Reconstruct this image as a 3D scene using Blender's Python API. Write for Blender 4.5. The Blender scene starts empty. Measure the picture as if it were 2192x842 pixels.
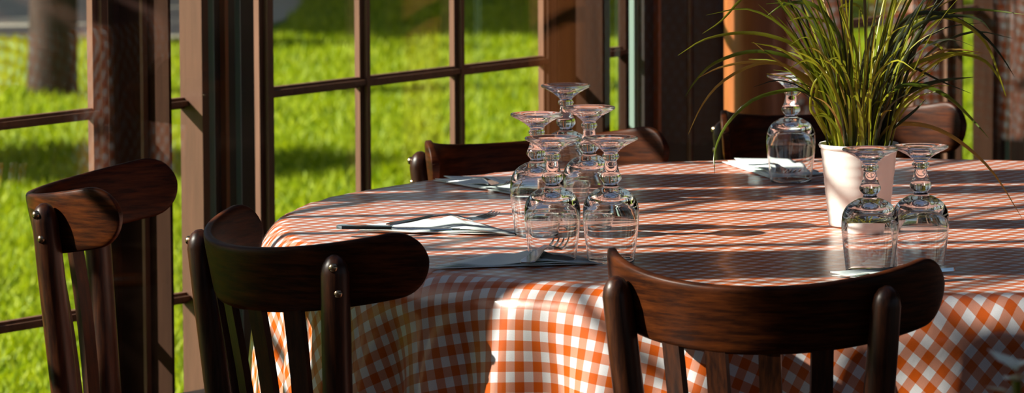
import bpy, bmesh, math, random
import numpy as np
from mathutils import Vector, Matrix, Euler

random.seed(7)
rng = np.random.default_rng(11)
scene = bpy.context.scene
COL = scene.collection
R_ = math.radians

# ------------------------------------------------------------------ camera, sky, sun, exposure
F_PX, CX, CY, CAM_H = 11000.0, 1096.0, 421.0, 1.52
PITCH, ROLL = 6.33, 0.28
cam_d = bpy.data.cameras.new('camera')
cam = bpy.data.objects.new('camera', cam_d)
COL.objects.link(cam)
cam_d.sensor_width = 36.0
cam_d.lens = F_PX / 2192.0 * 36.0
cam_d.clip_start, cam_d.clip_end = 0.1, 300
CAM_M = (Matrix.Translation((0, 0, CAM_H)) @ Matrix.Rotation(R_(90 - PITCH), 4, 'X')
         @ Matrix.Rotation(R_(-ROLL), 4, 'Z'))
cam.matrix_world = CAM_M
cam_d.dof.use_dof = True
cam_d.dof.focus_distance = 6.35
cam_d.dof.aperture_fstop = 14.0
scene.camera = cam

SUN_AZ, SUN_EL = 4.0, 31.0          # degrees: towards -x, turned a little to the camera side
to_sun = Vector((-math.cos(R_(SUN_EL)) * math.cos(R_(SUN_AZ)),
                 -math.cos(R_(SUN_EL)) * math.sin(R_(SUN_AZ)), math.sin(R_(SUN_EL))))
sun_d = bpy.data.lights.new('sun', 'SUN')
sun_d.energy = 14.0
sun_d.angle = R_(0.6)
sun_d.color = (1.0, 0.93, 0.84)
sun = bpy.data.objects.new('sun', sun_d)
COL.objects.link(sun)
sun.rotation_euler = to_sun.to_track_quat('Z', 'Y').to_euler()
sun.location = to_sun * 40

world = bpy.data.worlds.new('sky')
scene.world = world
world.use_nodes = True
wn = world.node_tree
sky = wn.nodes.new('ShaderNodeTexSky')
sky.sky_type = 'NISHITA'
sky.sun_disc = False
sky.sun_elevation = R_(SUN_EL)
sky.sun_rotation = math.atan2(to_sun.x, to_sun.y)
sky.air_density = 1.0
sky.dust_density = 1.5
bg = wn.nodes['Background']
wn.links.new(sky.outputs[0], bg.inputs[0])
bg.inputs[1].default_value = 0.10

vs = scene.view_settings
vs.view_transform = 'Standard'
vs.look = 'None'
vs.gamma = 1.0
vs.use_curve_mapping = False
vs.exposure = 0.0
scene.cycles.max_bounces = 14
scene.cycles.transmission_bounces = 14
scene.cycles.transparent_max_bounces = 40
scene.cycles.glossy_bounces = 6
scene.cycles.diffuse_bounces = 4
scene.cycles.caustics_reflective = False
scene.cycles.caustics_refractive = False
scene.cycles.sample_clamp_indirect = 6.0

# ------------------------------------------------------------------ pixel -> place helpers
def ray(px, py):
    v = CAM_M.to_3x3() @ Vector(((px - CX) / F_PX, -(py - CY) / F_PX, -1.0))
    return v / v.y
def at_z(px, py, z):                 # the point seen at a pixel, on a horizontal plane
    r = ray(px, py)
    k = (z - CAM_H) / r.z
    return Vector((r.x * k, r.y * k, z))
def at_y(px, py, y):                 # ... at a known distance
    r = ray(px, py)
    return Vector((r.x * y, y, CAM_H + r.z * y))
# window wall frame: a runs along the wall, n points into the room
W0 = Vector((-0.155, 8.3, 0)); WT = Vector((.6, .8, 0)); WN = Vector((.8, -.6, 0))
WM = Matrix(((.6, -.8, 0, W0.x), (.8, .6, 0, W0.y), (0, 0, 1, 0), (0, 0, 0, 1)))
def wpt(a, n, z=0.0):
    return W0 + WT * a + WN * n + Vector((0, 0, z))

# ------------------------------------------------------------------ materials
MATS = {}
def new_mat(name):
    m = bpy.data.materials.new(name)
    m.use_nodes = True
    nt = m.node_tree
    return m, nt, nt.nodes['Principled BSDF'], nt.nodes['Material Output']
def N(nt, typ, **kw):
    n = nt.nodes.new(typ)
    for k, v in kw.items():
        setattr(n, k, v)
    return n
def simple(name, col, rough=.5, spec=.5, metal=0, noise=0, nscale=20, bump=0, coat=0, coat_r=.1, sheen=0):
    m, nt, b, o = new_mat(name)
    b.inputs['Base Color'].default_value = (*col, 1)
    b.inputs['Roughness'].default_value = rough
    b.inputs['Specular IOR Level'].default_value = spec
    b.inputs['Metallic'].default_value = metal
    b.inputs['Coat Weight'].default_value = coat
    b.inputs['Coat Roughness'].default_value = coat_r
    if noise or bump:
        tc = N(nt, 'ShaderNodeTexCoord')
        nz = N(nt, 'ShaderNodeTexNoise')
        nz.inputs['Scale'].default_value = nscale
        nz.inputs['Detail'].default_value = 6
        nt.links.new(tc.outputs['Object'], nz.inputs['Vector'])
        if noise:
            mx = N(nt, 'ShaderNodeMix', data_type='RGBA')
            mx.inputs[6].default_value = (*[c * (1 - noise) for c in col], 1)
            mx.inputs[7].default_value = (*[min(1, c * (1 + noise)) for c in col], 1)
            nt.links.new(nz.outputs['Fac'], mx.inputs[0])
            nt.links.new(mx.outputs[2], b.inputs['Base Color'])
        if bump:
            bp = N(nt, 'ShaderNodeBump')
            bp.inputs['Strength'].default_value = bump
            bp.inputs['Distance'].default_value = .004
            nt.links.new(nz.outputs['Fac'], bp.inputs['Height'])
            nt.links.new(bp.outputs[0], b.inputs['Normal'])
    MATS[name] = m
    return m
def wood(name, c1, c2, rough=.35, grain=(60, 60, 4), coat=.3, coat_r=.15, bump=.15, spec=.4):
    m, nt, b, o = new_mat(name)
    tc = N(nt, 'ShaderNodeTexCoord'); mp = N(nt, 'ShaderNodeMapping')
    mp.inputs['Scale'].default_value = grain
    nz = N(nt, 'ShaderNodeTexNoise')
    nz.inputs['Scale'].default_value = 1.0; nz.inputs['Detail'].default_value = 8; nz.inputs['Roughness'].default_value = .65
    nt.links.new(tc.outputs['Object'], mp.inputs[0]); nt.links.new(mp.outputs[0], nz.inputs['Vector'])
    cr = N(nt, 'ShaderNodeValToRGB')
    cr.color_ramp.elements[0].position = .32; cr.color_ramp.elements[0].color = (*c1, 1)
    cr.color_ramp.elements[1].position = .72; cr.color_ramp.elements[1].color = (*c2, 1)
    nt.links.new(nz.outputs['Fac'], cr.inputs[0]); nt.links.new(cr.outputs[0], b.inputs['Base Color'])
    bp = N(nt, 'ShaderNodeBump'); bp.inputs['Strength'].default_value = bump; bp.inputs['Distance'].default_value = .002
    nt.links.new(nz.outputs['Fac'], bp.inputs['Height']); nt.links.new(bp.outputs[0], b.inputs['Normal'])
    b.inputs['Roughness'].default_value = rough
    b.inputs['Coat Weight'].default_value = coat; b.inputs['Coat Roughness'].default_value = coat_r
    b.inputs['Specular IOR Level'].default_value = spec
    MATS[name] = m
    return m
wood('chair_wood', (.017, .0042, .0014), (.105, .025, .0042), rough=.42, grain=(16, 16, 150), coat=0, bump=.14, spec=.12)
wood('chair_post_wood', (.014, .004, .0018), (.080, .022, .006), rough=.36, grain=(130, 130, 10), coat=0, bump=.12, spec=.3)
for nm_ in ('chair_wood', 'chair_post_wood'):
    crw = MATS[nm_].node_tree.nodes['Color Ramp'].color_ramp.elements
    crw[0].position, crw[1].position = .40, .78
wood('board_wood', (.022, .009, .0045), (.040, .017, .0085), rough=.8, grain=(70, 70, 5), coat=0, bump=.25, spec=.08)
wood('stile_wood', (.085, .036, .017), (.135, .058, .030), rough=.5, grain=(70, 70, 5), coat=0, bump=.25)
wood('frame_wood', (.12, .054, .030), (.21, .100, .058), rough=.5, grain=(70, 70, 5), coat=0, bump=.25)
wood('dark_timber', (.006, .003, .0018), (.014, .006, .0035), rough=.5, grain=(60, 60, 4), coat=.1, coat_r=.3)
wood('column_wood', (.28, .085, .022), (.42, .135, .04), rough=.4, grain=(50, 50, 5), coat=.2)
wood('floor_wood', (.014, .006, .003), (.030, .014, .008), rough=.4, grain=(8, 60, 8), coat=.1)
wood('ceiling_wood', (.05, .022, .012), (.10, .046, .026), rough=.6, grain=(8, 60, 8), coat=0)
wood('bark', (.022, .016, .012), (.07, .052, .042), rough=.9, grain=(14, 14, 3), coat=0, bump=.8, spec=.1)
simple('screw_metal', (.35, .26, .17), rough=.25, metal=1)
simple('cutlery_steel', (.55, .6, .64), rough=.16, metal=1)
simple('napkin_paper', (.86, .95, .92), rough=.6, spec=.3, noise=.05, nscale=60, bump=.2)
simple('pot_enamel', (.88, .85, .80), rough=.3, spec=.5)
simple('pot_soil', (.02, .013, .009), rough=1, noise=.5, nscale=90, bump=1)
simple('brass_fitting', (.5, .38, .2), rough=.3, metal=1)
simple('plaster', (.09, .07, .055), rough=.9, noise=.1, nscale=8)
simple('gravel', (.36, .33, .25), rough=1, noise=.35, nscale=14)
simple('lawn_soil', (.15, .23, .006), rough=1, spec=.1, noise=.4, nscale=1.2)
simple('pale_leaf', (.75, .80, .68), rough=.6, noise=.2, nscale=40)
simple('terracotta', (.35, .14, .07), rough=.8, noise=.15, nscale=20)

def pane_material(name, tint, rough=0.0, ior=1.5):
    m, nt, b, o = new_mat(name)
    nt.nodes.remove(b)
    # Schlick reflectance, the same from both sides of the thin sheet
    geo = N(nt, 'ShaderNodeNewGeometry')
    dt = N(nt, 'ShaderNodeVectorMath', operation='DOT_PRODUCT')
    nt.links.new(geo.outputs['Incoming'], dt.inputs[0]); nt.links.new(geo.outputs['Normal'], dt.inputs[1])
    ab = N(nt, 'ShaderNodeMath', operation='ABSOLUTE'); nt.links.new(dt.outputs['Value'], ab.inputs[0])
    iv = N(nt, 'ShaderNodeMath', operation='SUBTRACT', use_clamp=True); iv.inputs[0].default_value = 1; nt.links.new(ab.outputs[0], iv.inputs[1])
    pw = N(nt, 'ShaderNodeMath', operation='POWER'); pw.inputs[1].default_value = 5; nt.links.new(iv.outputs[0], pw.inputs[0])
    f0 = ((ior - 1) / (ior + 1)) ** 2
    fr = N(nt, 'ShaderNodeMath', operation='MULTIPLY_ADD'); fr.inputs[1].default_value = 1 - f0; fr.inputs[2].default_value = f0
    nt.links.new(pw.outputs[0], fr.inputs[0])
    tr = N(nt, 'ShaderNodeBsdfTransparent'); tr.inputs[0].default_value = (*tint, 1)
    gl = N(nt, 'ShaderNodeBsdfGlossy'); gl.inputs['Roughness'].default_value = rough
    mx = N(nt, 'ShaderNodeMixShader')
    nt.links.new(fr.outputs[0], mx.inputs[0]); nt.links.new(tr.outputs[0], mx.inputs[1]); nt.links.new(gl.outputs[0], mx.inputs[2])
    nt.links.new(mx.outputs[0], o.inputs[0])
    MATS[name] = m
    return m
pane_material('window_glass', (.985, .99, .98))
pane_material('panel_glass', (.975, .985, .975))
pane_material('bowl_glass', (.985, .985, .985), ior=1.65)
def glass_material(name, col=(1, 1, 1), ior=1.5, rough=0.0):
    m, nt, b, o = new_mat(name)
    nt.nodes.remove(b)
    g = N(nt, 'ShaderNodeBsdfGlass')
    g.inputs['Color'].default_value = (*col, 1); g.inputs['IOR'].default_value = ior; g.inputs['Roughness'].default_value = rough
    nt.links.new(g.outputs[0], o.inputs[0])
    MATS[name] = m
    return m
glass_material('stem_glass')
m_, nt_, b_, o_ = new_mat('panel_edge')          # ground edge of the sheet glass, sea green
b_.inputs['Base Color'].default_value = (.22, .31, .27, 1)
b_.inputs['Roughness'].default_value = .25
MATS['panel_edge'] = m_

def leaf_mat(name, c1, c2, trans=.45, rough=.4):
    m, nt, b, o = new_mat(name)
    oi = N(nt, 'ShaderNodeObjectInfo')
    geo = N(nt, 'ShaderNodeNewGeometry')
    ad = N(nt, 'ShaderNodeMath', operation='ADD'); fr = N(nt, 'ShaderNodeMath', operation='FRACT')
    nt.links.new(oi.outputs['Random'], ad.inputs[0]); nt.links.new(geo.outputs['Random Per Island'], ad.inputs[1])
    nt.links.new(ad.outputs[0], fr.inputs[0])
    mx = N(nt, 'ShaderNodeMix', data_type='RGBA')
    mx.inputs[6].default_value = (*c1, 1); mx.inputs[7].default_value = (*c2, 1)
    nt.links.new(fr.outputs[0], mx.inputs[0])
    nt.links.new(mx.outputs[2], b.inputs['Base Color'])
    b.inputs['Roughness'].default_value = rough
    b.inputs['Specular IOR Level'].default_value = .4
    tl = N(nt, 'ShaderNodeBsdfTranslucent')
    nt.links.new(mx.outputs[2], tl.inputs[0])
    ms = N(nt, 'ShaderNodeMixShader'); ms.inputs[0].default_value = trans
    nt.links.new(b.outputs[0], ms.inputs[1]); nt.links.new(tl.outputs[0], ms.inputs[2])
    nt.links.new(ms.outputs[0], o.inputs[0])
    MATS[name] = m
    return m
leaf_mat('grass_blade', (.17, .28, .001), (.46, .53, .002), trans=.4, rough=.6)
leaf_mat('plant_leaf', (.08, .12, .008), (.36, .34, .020), trans=.3, rough=.3)
leaf_mat('plant_leaf_dry', (.28, .20, .03), (.42, .24, .06), trans=.3, rough=.35)
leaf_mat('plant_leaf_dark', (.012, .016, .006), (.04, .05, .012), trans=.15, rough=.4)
leaf_mat('tree_leaf', (.03, .07, .01), (.09, .16, .02), trans=.35, rough=.6)

# gingham oilcloth: flat cloth coordinates in metres come with the mesh as its UV map
def gingham():
    m, nt, b, o = new_mat('gingham_cloth')
    uv = N(nt, 'ShaderNodeUVMap', uv_map='UVMap'); sp = N(nt, 'ShaderNodeSeparateXYZ')
    nt.links.new(uv.outputs[0], sp.inputs[0])
    PERIOD = .0236
    st = []
    for k in (0, 1):
        d = N(nt, 'ShaderNodeMath', operation='DIVIDE'); d.inputs[1].default_value = PERIOD
        nt.links.new(sp.outputs[k], d.inputs[0])
        f = N(nt, 'ShaderNodeMath', operation='FRACT'); nt.links.new(d.outputs[0], f.inputs[0])
        g = N(nt, 'ShaderNodeMath', operation='GREATER_THAN'); g.inputs[1].default_value = .5
        nt.links.new(f.outputs[0], g.inputs[0])
        st.append(g)
    s = N(nt, 'ShaderNodeMath', operation='ADD'); nt.links.new(st[0].outputs[0], s.inputs[0]); nt.links.new(st[1].outputs[0], s.inputs[1])
    h = N(nt, 'ShaderNodeMath', operation='MULTIPLY'); h.inputs[1].default_value = .5; nt.links.new(s.outputs[0], h.inputs[0])
    cr = N(nt, 'ShaderNodeValToRGB'); cr.color_ramp.interpolation = 'CONSTANT'
    e = cr.color_ramp.elements
    e[0].position = 0; e[0].color = (.80, .78, .80, 1)
    e[1].position = .75; e[1].color = (.62, .105, .008, 1)
    e2 = e.new(.25); e2.color = (.68, .29, .19, 1)
    nt.links.new(h.outputs[0], cr.inputs[0])
    # thread grain
    nz = N(nt, 'ShaderNodeTexNoise'); nz.inputs['Scale'].default_value = 900; nz.inputs['Detail'].default_value = 2
    nt.links.new(uv.outputs[0], nz.inputs['Vector'])
    mx = N(nt, 'ShaderNodeMix', data_type='RGBA', blend_type='MULTIPLY'); mx.inputs[0].default_value = .25
    nt.links.new(cr.outputs[0], mx.inputs[6]); nt.links.new(nz.outputs['Fac'], mx.inputs[7])
    nt.links.new(mx.outputs[2], b.inputs['Base Color'])
    n2 = N(nt, 'ShaderNodeTexNoise'); n2.inputs['Scale'].default_value = 28; n2.inputs['Detail'].default_value = 3
    nt.links.new(uv.outputs[0], n2.inputs['Vector'])
    bp = N(nt, 'ShaderNodeBump'); bp.inputs['Strength'].default_value = .12; bp.inputs['Distance'].default_value = .004
    nt.links.new(n2.outputs['Fac'], bp.inputs['Height']); nt.links.new(bp.outputs[0], b.inputs['Normal'])
    b.inputs['Roughness'].default_value = .30
    b.inputs['Specular IOR Level'].default_value = .45
    b.inputs['Coat Weight'].default_value = .25; b.inputs['Coat Roughness'].default_value = .12
    nt.links.new(bp.outputs[0], b.inputs['Coat Normal'])
    MATS['gingham_cloth'] = m
gingham()

# ------------------------------------------------------------------ mesh helpers
def mesh_from(name, verts, faces, mat=None, smooth=False):
    me = bpy.data.meshes.new(name)
    me.from_pydata([tuple(v) for v in verts], [], faces)
    if mat:
        me.materials.append(MATS[mat])
    if smooth:
        me.polygons.foreach_set('use_smooth', [True] * len(me.polygons))
    me.update()
    return me
def put(name, me, parent=None, matrix=None):
    o = bpy.data.objects.new(name, me)
    COL.objects.link(o)
    if parent is not None:
        o.parent = parent
    if matrix is not None:
        o.matrix_basis = matrix
    return o
def tag(o, label=None, cat=None, group=None, kind=None):
    if label: o['label'] = label
    if cat: o['category'] = cat
    if group: o['group'] = group
    if kind: o['kind'] = kind
    return o
def thing(name, label, cat, matrix=None, group=None):
    o = bpy.data.objects.new(name, None)
    o.empty_display_size = .05
    COL.objects.link(o)
    if matrix is not None:
        o.matrix_basis = matrix
    return tag(o, label, cat, group)
def copy_tree(o, parent=None):
    c = o.copy(); COL.objects.link(c); c.parent = parent
    for ch in o.children:
        copy_tree(ch, c)
    return c
BOXF = [(0, 3, 2, 1), (4, 5, 6, 7), (0, 1, 5, 4), (1, 2, 6, 5), (2, 3, 7, 6), (3, 0, 4, 7)]
def box_vf(x0, x1, y0, y1, z0, z1):
    return [(x0, y0, z0), (x1, y0, z0), (x1, y1, z0), (x0, y1, z0), (x0, y0, z1), (x1, y0, z1), (x1, y1, z1), (x0, y1, z1)]
def boxes_mesh(name, boxes, mat, bevel=0):
    bm = bmesh.new()
    for b in boxes:
        vs_ = [bm.verts.new(v) for v in box_vf(*b)]
        for f in BOXF:
            bm.faces.new([vs_[i] for i in f])
    if bevel:
        bmesh.ops.bevel(bm, geom=list(bm.edges), offset=bevel, segments=2, affect='EDGES', profile=.6)
    me = bpy.data.meshes.new(name); bm.to_mesh(me); bm.free()
    me.materials.append(MATS[mat])
    return me
def lathe(name, prof, mat, seg=40, smooth=True, cap0=False, cap1=False):
    verts, faces = [], []
    n = len(prof)
    for r, z in prof:
        for k in range(seg):
            a = 2 * math.pi * k / seg
            verts.append((r * math.cos(a), r * math.sin(a), z))
    for i in range(n - 1):
        for k in range(seg):
            k2 = (k + 1) % seg
            faces.append((i * seg + k, i * seg + k2, (i + 1) * seg + k2, (i + 1) * seg + k))
    if cap0: faces.append(tuple(range(seg - 1, -1, -1)))
    if cap1: faces.append(tuple((n - 1) * seg + k for k in range(seg)))
    return mesh_from(name, verts, faces, mat, smooth)
def smooth_prof(ctrl, steps=6):
    """Catmull-Rom through (r, z) control points"""
    p = [np.array(c, float) for c in ctrl]
    p = [2 * p[0] - p[1]] + p + [2 * p[-1] - p[-2]]
    out = []
    for i in range(1, len(p) - 2):
        for s in range(steps):
            t = s / steps
            out.append(.5 * ((2 * p[i]) + (-p[i - 1] + p[i + 1]) * t + (2 * p[i - 1] - 5 * p[i] + 4 * p[i + 1] - p[i + 2]) * t * t
                             + (-p[i - 1] + 3 * p[i] - 3 * p[i + 1] + p[i + 2]) * t ** 3))
    out.append(p[-2])
    return [tuple(o) for o in out]
def tube(name, pts, radii, mat, seg=14, cap=True, squash=None):
    """round bar along points; ends closed with a small dome"""
    pts = [Vector(p) for p in pts]
    verts, faces = [], []
    ref = Vector((1, 0, 0))
    n = len(pts)
    for i, p in enumerate(pts):
        d = (pts[min(i + 1, n - 1)] - pts[max(i - 1, 0)]).normalized()
        u = (ref - d * ref.dot(d))
        if u.length < .1: u = Vector((0, 1, 0)) - d * d.y
        u.normalize(); v = d.cross(u)
        for k in range(seg):
            a = 2 * math.pi * k / seg
            verts.append(p + u * math.cos(a) * radii[i] + v * math.sin(a) * radii[i] * (squash or 1))
    for i in range(n - 1):
        for k in range(seg):
            k2 = (k + 1) % seg
            faces.append((i * seg + k, i * seg + k2, (i + 1) * seg + k2, (i + 1) * seg + k))
    if cap:
        faces.append(tuple(range(seg - 1, -1, -1)))
        faces.append(tuple((n - 1) * seg + k for k in range(seg)))
    return mesh_from(name, verts, faces, mat, True)
def wall_box(name, a0, a1, n0, n1, z0, z1, mat, parent=None, bevel=0, rooted=True):
    ca, cn = (a0 + a1) / 2, (n0 + n1) / 2
    me = boxes_mesh(name, [(a0 - ca, a1 - ca, -(n1 - cn), -(n0 - cn), 0, z1 - z0)], mat, bevel)
    M = Matrix.Translation((ca, -cn, z0))
    return put(name, me, parent, (WM @ M) if parent is None else M)
def structure(o, label=None):
    o['kind'] = 'structure'
    if label: o['label'] = label
    return o

# ------------------------------------------------------------------ the setting: ground, floor, ceiling, walls
GZ = -0.15
def slab(name, pts, z0, z1, mat):
    n = len(pts)
    v = [(p[0], p[1], z0) for p in pts] + [(p[0], p[1], z1) for p in pts]
    f = [tuple(range(n - 1, -1, -1)), tuple(range(n, 2 * n))] + [(i, (i + 1) % n, n + (i + 1) % n, n + i) for i in range(n)]
    return put(name, mesh_from(name, v, f, mat))
structure(slab('ground', [(-60, -40), (60, -40), (60, 80), (-60, 80)], GZ - .3, GZ, 'lawn_soil'), 'sunlit green lawn outside the windows')
A0, A1, NW = -11.5, 5.2, 6.6
def wq(a, n): p = wpt(a, n); return (p.x, p.y)
structure(slab('floor', [wq(A0, -.12), wq(A0, NW + .2), wq(A1, NW + .2), wq(A1, -.12)], -.14, 0, 'floor_wood'), 'dark boarded dining room floor')
SK0, SK1, SKA, SKB = .55, 3.7, -7.0, 2.4      # glazed roof strip over the tables
structure(slab('ceiling', [wq(A0 - .2, SK1), wq(A0 - .2, NW + .5), wq(A1 + .2, NW + .5), wq(A1 + .2, SK1)], 3.25, 3.4, 'ceiling_wood'), 'dark boarded ceiling away from the windows')
for a0_, a1_, n0_, n1_ in ((A0 - .2, A1 + .2, -.5, SK0), (A0 - .2, SKA, SK0, SK1), (SKB, A1 + .2, SK0, SK1)):
    structure(slab('ceiling', [wq(a0_, n0_), wq(a0_, n1_), wq(a1_, n1_), wq(a1_, n0_)], 3.25, 3.4, 'ceiling_wood'), 'dark boarded ceiling beside the roof lights')
for q in range(8):
    a_ = SKA + (q + .5) * (SKB - SKA) / 8
    structure(slab('trim_%d' % (60 + q), [wq(a_ - .04, SK0), wq(a_ - .04, SK1), wq(a_ + .04, SK1), wq(a_ + .04, SK0)], 3.22, 3.4, 'ceiling_wood'), 'rafter of the glazed roof')
Z0, ROW, NROW = .197, .3005, 9
ZT = Z0 + ROW * NROW
wl = structure(wall_box('wall_left', A0, A1, -.06, .04, -.10, Z0, 'dark_timber'), 'low timber wall under the windows')
structure(wall_box('trim_1', A0, A1, -.08, .16, ZT, 3.25, 'dark_timber'), 'timber beam above the windows')
structure(wall_box('trim_2', A0, A1, .105, .20, 0, .375, 'dark_timber', bevel=.004), 'dark wooden rail carrying the glass panels')
structure(wall_box('wall_far', A1, A1 + .1, -.1, NW, 0, 3.25, 'dark_timber'), 'dark timber end wall')
structure(wall_box('wall_near', A0 - .1, A0, -.1, NW, 0, 3.25, 'plaster'), 'plaster wall behind the camera')
# the room's other long side: piers with open daylight between them
structure(wall_box('wall_right', A0, A1, NW, NW + .15, 0, 1.3, 'plaster'), 'low wall on the far side of the room')
structure(wall_box('trim_3', A0, A1, NW, NW + .15, 2.3, 3.25, 'plaster'), 'beam on the far side of the room')
for i, a in enumerate((-11.3, -8.4, -5.5, -2.6, .3, 3.2, 5.0)):
    structure(wall_box('trim_%d' % (4 + i), a - .2, a + .2, NW, NW + .15, 1.3, 2.3, 'plaster'), 'pier between windows on the far side of the room')

# ------------------------------------------------------------------ window wall, bay by bay
BAY, CW = 1.149, .248
H_ = NROW * ROW
def bar_mesh(name, length, vertical, w1, w2, d1, d2, mat='frame_wood', back=.003):
    h = length / 2
    if vertical:
        bx = [(-w1, w1, -d1, back, 0, length), (-w2, w2, -d1 - d2, -d1, 0, length)]
    else:
        bx = [(-h, h, -d1, back, -w1, w1), (-h, h, -d1 - d2, -d1, -w2, w2)]
    return boxes_mesh(name, bx, mat)
ME_MULL = bar_mesh('mullion', H_, True, .0125, .004, .007, .009)
ME_STILE = bar_mesh('stile', H_, True, .0165, .007, .008, .010)
ME_MUNT = bar_mesh('muntin', 3 * CW, False, .0085, .004, .006, .008)
ME_RAIL = bar_mesh('window_rail', 3 * CW, False, .02, .012, .006, .008)
ME_PANE = boxes_mesh('pane', [(-CW / 2, CW / 2, -.002, .002, 0, ROW)], 'window_glass')
ME_SLIT = boxes_mesh('pane', [(-.13, .13, -.002, .002, 0, H_)], 'window_glass')
ME_SMUNT = bar_mesh('muntin', .16, False, .0085, .004, .006, .008)
ME_SHEET = boxes_mesh('pane', [(-CW * 1.5, CW * 1.5, -.002, .002, 0, H_)], 'window_glass')
ME_PANEL1 = boxes_mesh('wood_panel', [(-CW, CW, -.02, .02, 0, H_)], 'dark_timber')
nb = 0
for k in range(-6, 4):
    a_l = -.39 + BAY * k + (.016 if k == -1 else .1 if k < -1 else 0)            # left stile of this window
    nb += 1
    w = put('window_%d' % nb, None, None, WM @ Matrix.Translation((a_l, 0, Z0)))
    names = {-1: 'window at the left edge with lawn and tree trunk behind', 0: 'wide window in the middle showing the sunny lawn',
             1: 'window behind the grass plant with timber panel beside it'}
    structure(w, names.get(k, 'wooden window with small panes further along the wall'))
    in_view = k in (-1, 0, 1)
    for j in range(4):
        put('stile' if j in (0, 3) else 'mullion', ME_STILE if j in (0, 3) else ME_MULL, w, Matrix.Translation((j * CW, 0, 0)))
    for r in range(NROW + 1):
        put('window_rail' if r in (0, NROW) else 'muntin', ME_RAIL if r in (0, NROW) else ME_MUNT, w, Matrix.Translation((1.5 * CW, 0, r * ROW)))
    if k == 1:                       # first two columns are closed with a dark timber panel
        put('wood_panel', ME_PANEL1, w, Matrix.Translation((CW, 0, 0)))
        bt = boxes_mesh('batten', [(-.006, .006, -.034, -.012, 0, H_)], 'frame_wood')
        put('batten', bt, w, Matrix.Translation((.107, 0, 0)))
        put('batten', bt, w, Matrix.Translation((.107 + .25, 0, 0)))
    for j in range(3):
        if k == 1 and j < 2:
            continue
        if in_view:
            for r in range(NROW):
                put('pane', ME_PANE, w, Matrix.Translation(((j + .5) * CW, .006, r * ROW)))
    if not in_view:
        put('pane', ME_SHEET, w, Matrix.Translation((1.5 * CW, .006, 0)))
    # narrow light between fin and post, to the left of this window
    s = put('pane', ME_SLIT, w, Matrix.Translation((-.165, .006, 0)))
    for r in range(1, NROW):
        put('muntin', ME_SMUNT, w, Matrix.Translation((-.21, 0, r * ROW)))
# upright timbers (fin and post) of each bay: fin start, thickness, depth, post end
tn = 20
TIMBER = {0: (-.742, .006, .105, -.457), 1: (-.778, .022, .105, -.44), 2: (-.778, .004, .090, -.434),
          -1: (-.735, .022, .04, -.425), -2: (-.74, .14, .105, -.47)}  # unseen bays left of view: timbers sized and shifted to shape the table's shadow bands
for k in range(-6, 5):
    off = BAY * k + (.1 if k < 0 else 0)
    tn += 1
    a, th, dp, pe = TIMBER.get(k, (-.74, .14, .105, -.45))
    where = {0: 'left in the picture', 1: 'behind the cluster of glasses', 2: 'at the right edge'}.get(k, 'outside the picture')
    fn = put('trim_%d' % tn, None, None, WM @ Matrix.Translation((a + off, 0, Z0)))
    structure(fn, 'deep brown upright board beside the window, ' + where)
    if k in (0, 2):
        put('board', boxes_mesh('board', [(0, th + .03, -.06, .002, 0, H_)], 'board_wood'), fn)
        put('board', boxes_mesh('board', [(.007, .007 + th, -dp, -.06, 0, H_)], 'board_wood'), fn)
        put('bead', boxes_mesh('bead', [(-.004, .007, -.064, -.058, 0, H_)], 'frame_wood'), fn)
    else:
        put('board', boxes_mesh('board', [(0, th, -dp, .002 if k > 0 else .03, 0, H_)], 'board_wood'), fn)
    put('jamb', boxes_mesh('jamb', [(-.030 if k != 0 else -.014, -.002, -.016, .002, 0, H_)], 'board_wood'), fn)
    tn += 1
    p0 = -.62 if k == -1 else -.584
    ps = put('trim_%d' % tn, None, None, WM @ Matrix.Translation((p0 + off, 0, Z0)))
    structure(ps, 'upright post between two windows, ' + where)
    put('board', boxes_mesh('board', [(0, .018, -.042 if k != 1 else -.014, .002, 0, H_)], 'stile_wood' if k == 0 else 'board_wood'), ps)
    put('post', boxes_mesh('post', [(.018, pe - p0, -.040, .002, 0, H_)], 'dark_timber'), ps)
    put('batten', boxes_mesh('batten', [(.046, .054, -.050, -.040, 0, H_)], 'column_wood'), ps)
# frameless glass panels on the rail
starts = [-4.1, -2.96, -1.81, -.672, .385, 1.614, 2.75, 3.9]
plabels = {2: 'sheet glass panel at the left edge of the picture', 3: 'sheet glass panel in front of the middle window',
           4: 'sheet glass panel behind the grass plant', 5: 'sheet glass panel at the right edge of the picture'}
for i in range(len(starts) - 1):
    a0, a1 = starts[i], starts[i + 1] + .04
    nn = .135 if i % 2 else .155
    L = a1 - a0
    th = .005
    g = thing('glass_panel', plabels.get(i, 'sheet glass panel standing %s along the window wall' % ('nearest to the camera' if i == 0 else 'left of the picture, second one' if i == 1 else 'beyond the right edge')),
              'glass panel', WM @ Matrix.Translation((a0, -nn, .375)), 'frameless glass panels along the windows')
    put('sheet', boxes_mesh('sheet', [(.002, L - .002, -th, th, 0, 2.5)], 'panel_glass'), g)
    put('edge', boxes_mesh('edge', [(0, .002, -th, th, 0, 2.5)], 'panel_edge'), g)
    put('edge', boxes_mesh('edge', [(L - .002, L, -th, th, 0, 2.5)], 'panel_edge'), g)
# round wooden column
cp = wpt(0, 0) ; r_c = ray(1622, 150)
o_ = W0 + WN * .35
kk = (o_.x * WN.x + o_.y * WN.y) / (r_c.x * WN.x + r_c.y * WN.y)
colp = Vector((r_c.x * kk, r_c.y * kk, 0))
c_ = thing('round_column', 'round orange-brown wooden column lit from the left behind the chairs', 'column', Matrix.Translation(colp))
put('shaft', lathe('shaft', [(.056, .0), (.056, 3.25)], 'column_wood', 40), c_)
put('base', lathe('base', [(.085, 0), (.085, .06), (.07, .08), (.057, .10)], 'column_wood', 40), c_)

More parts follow.
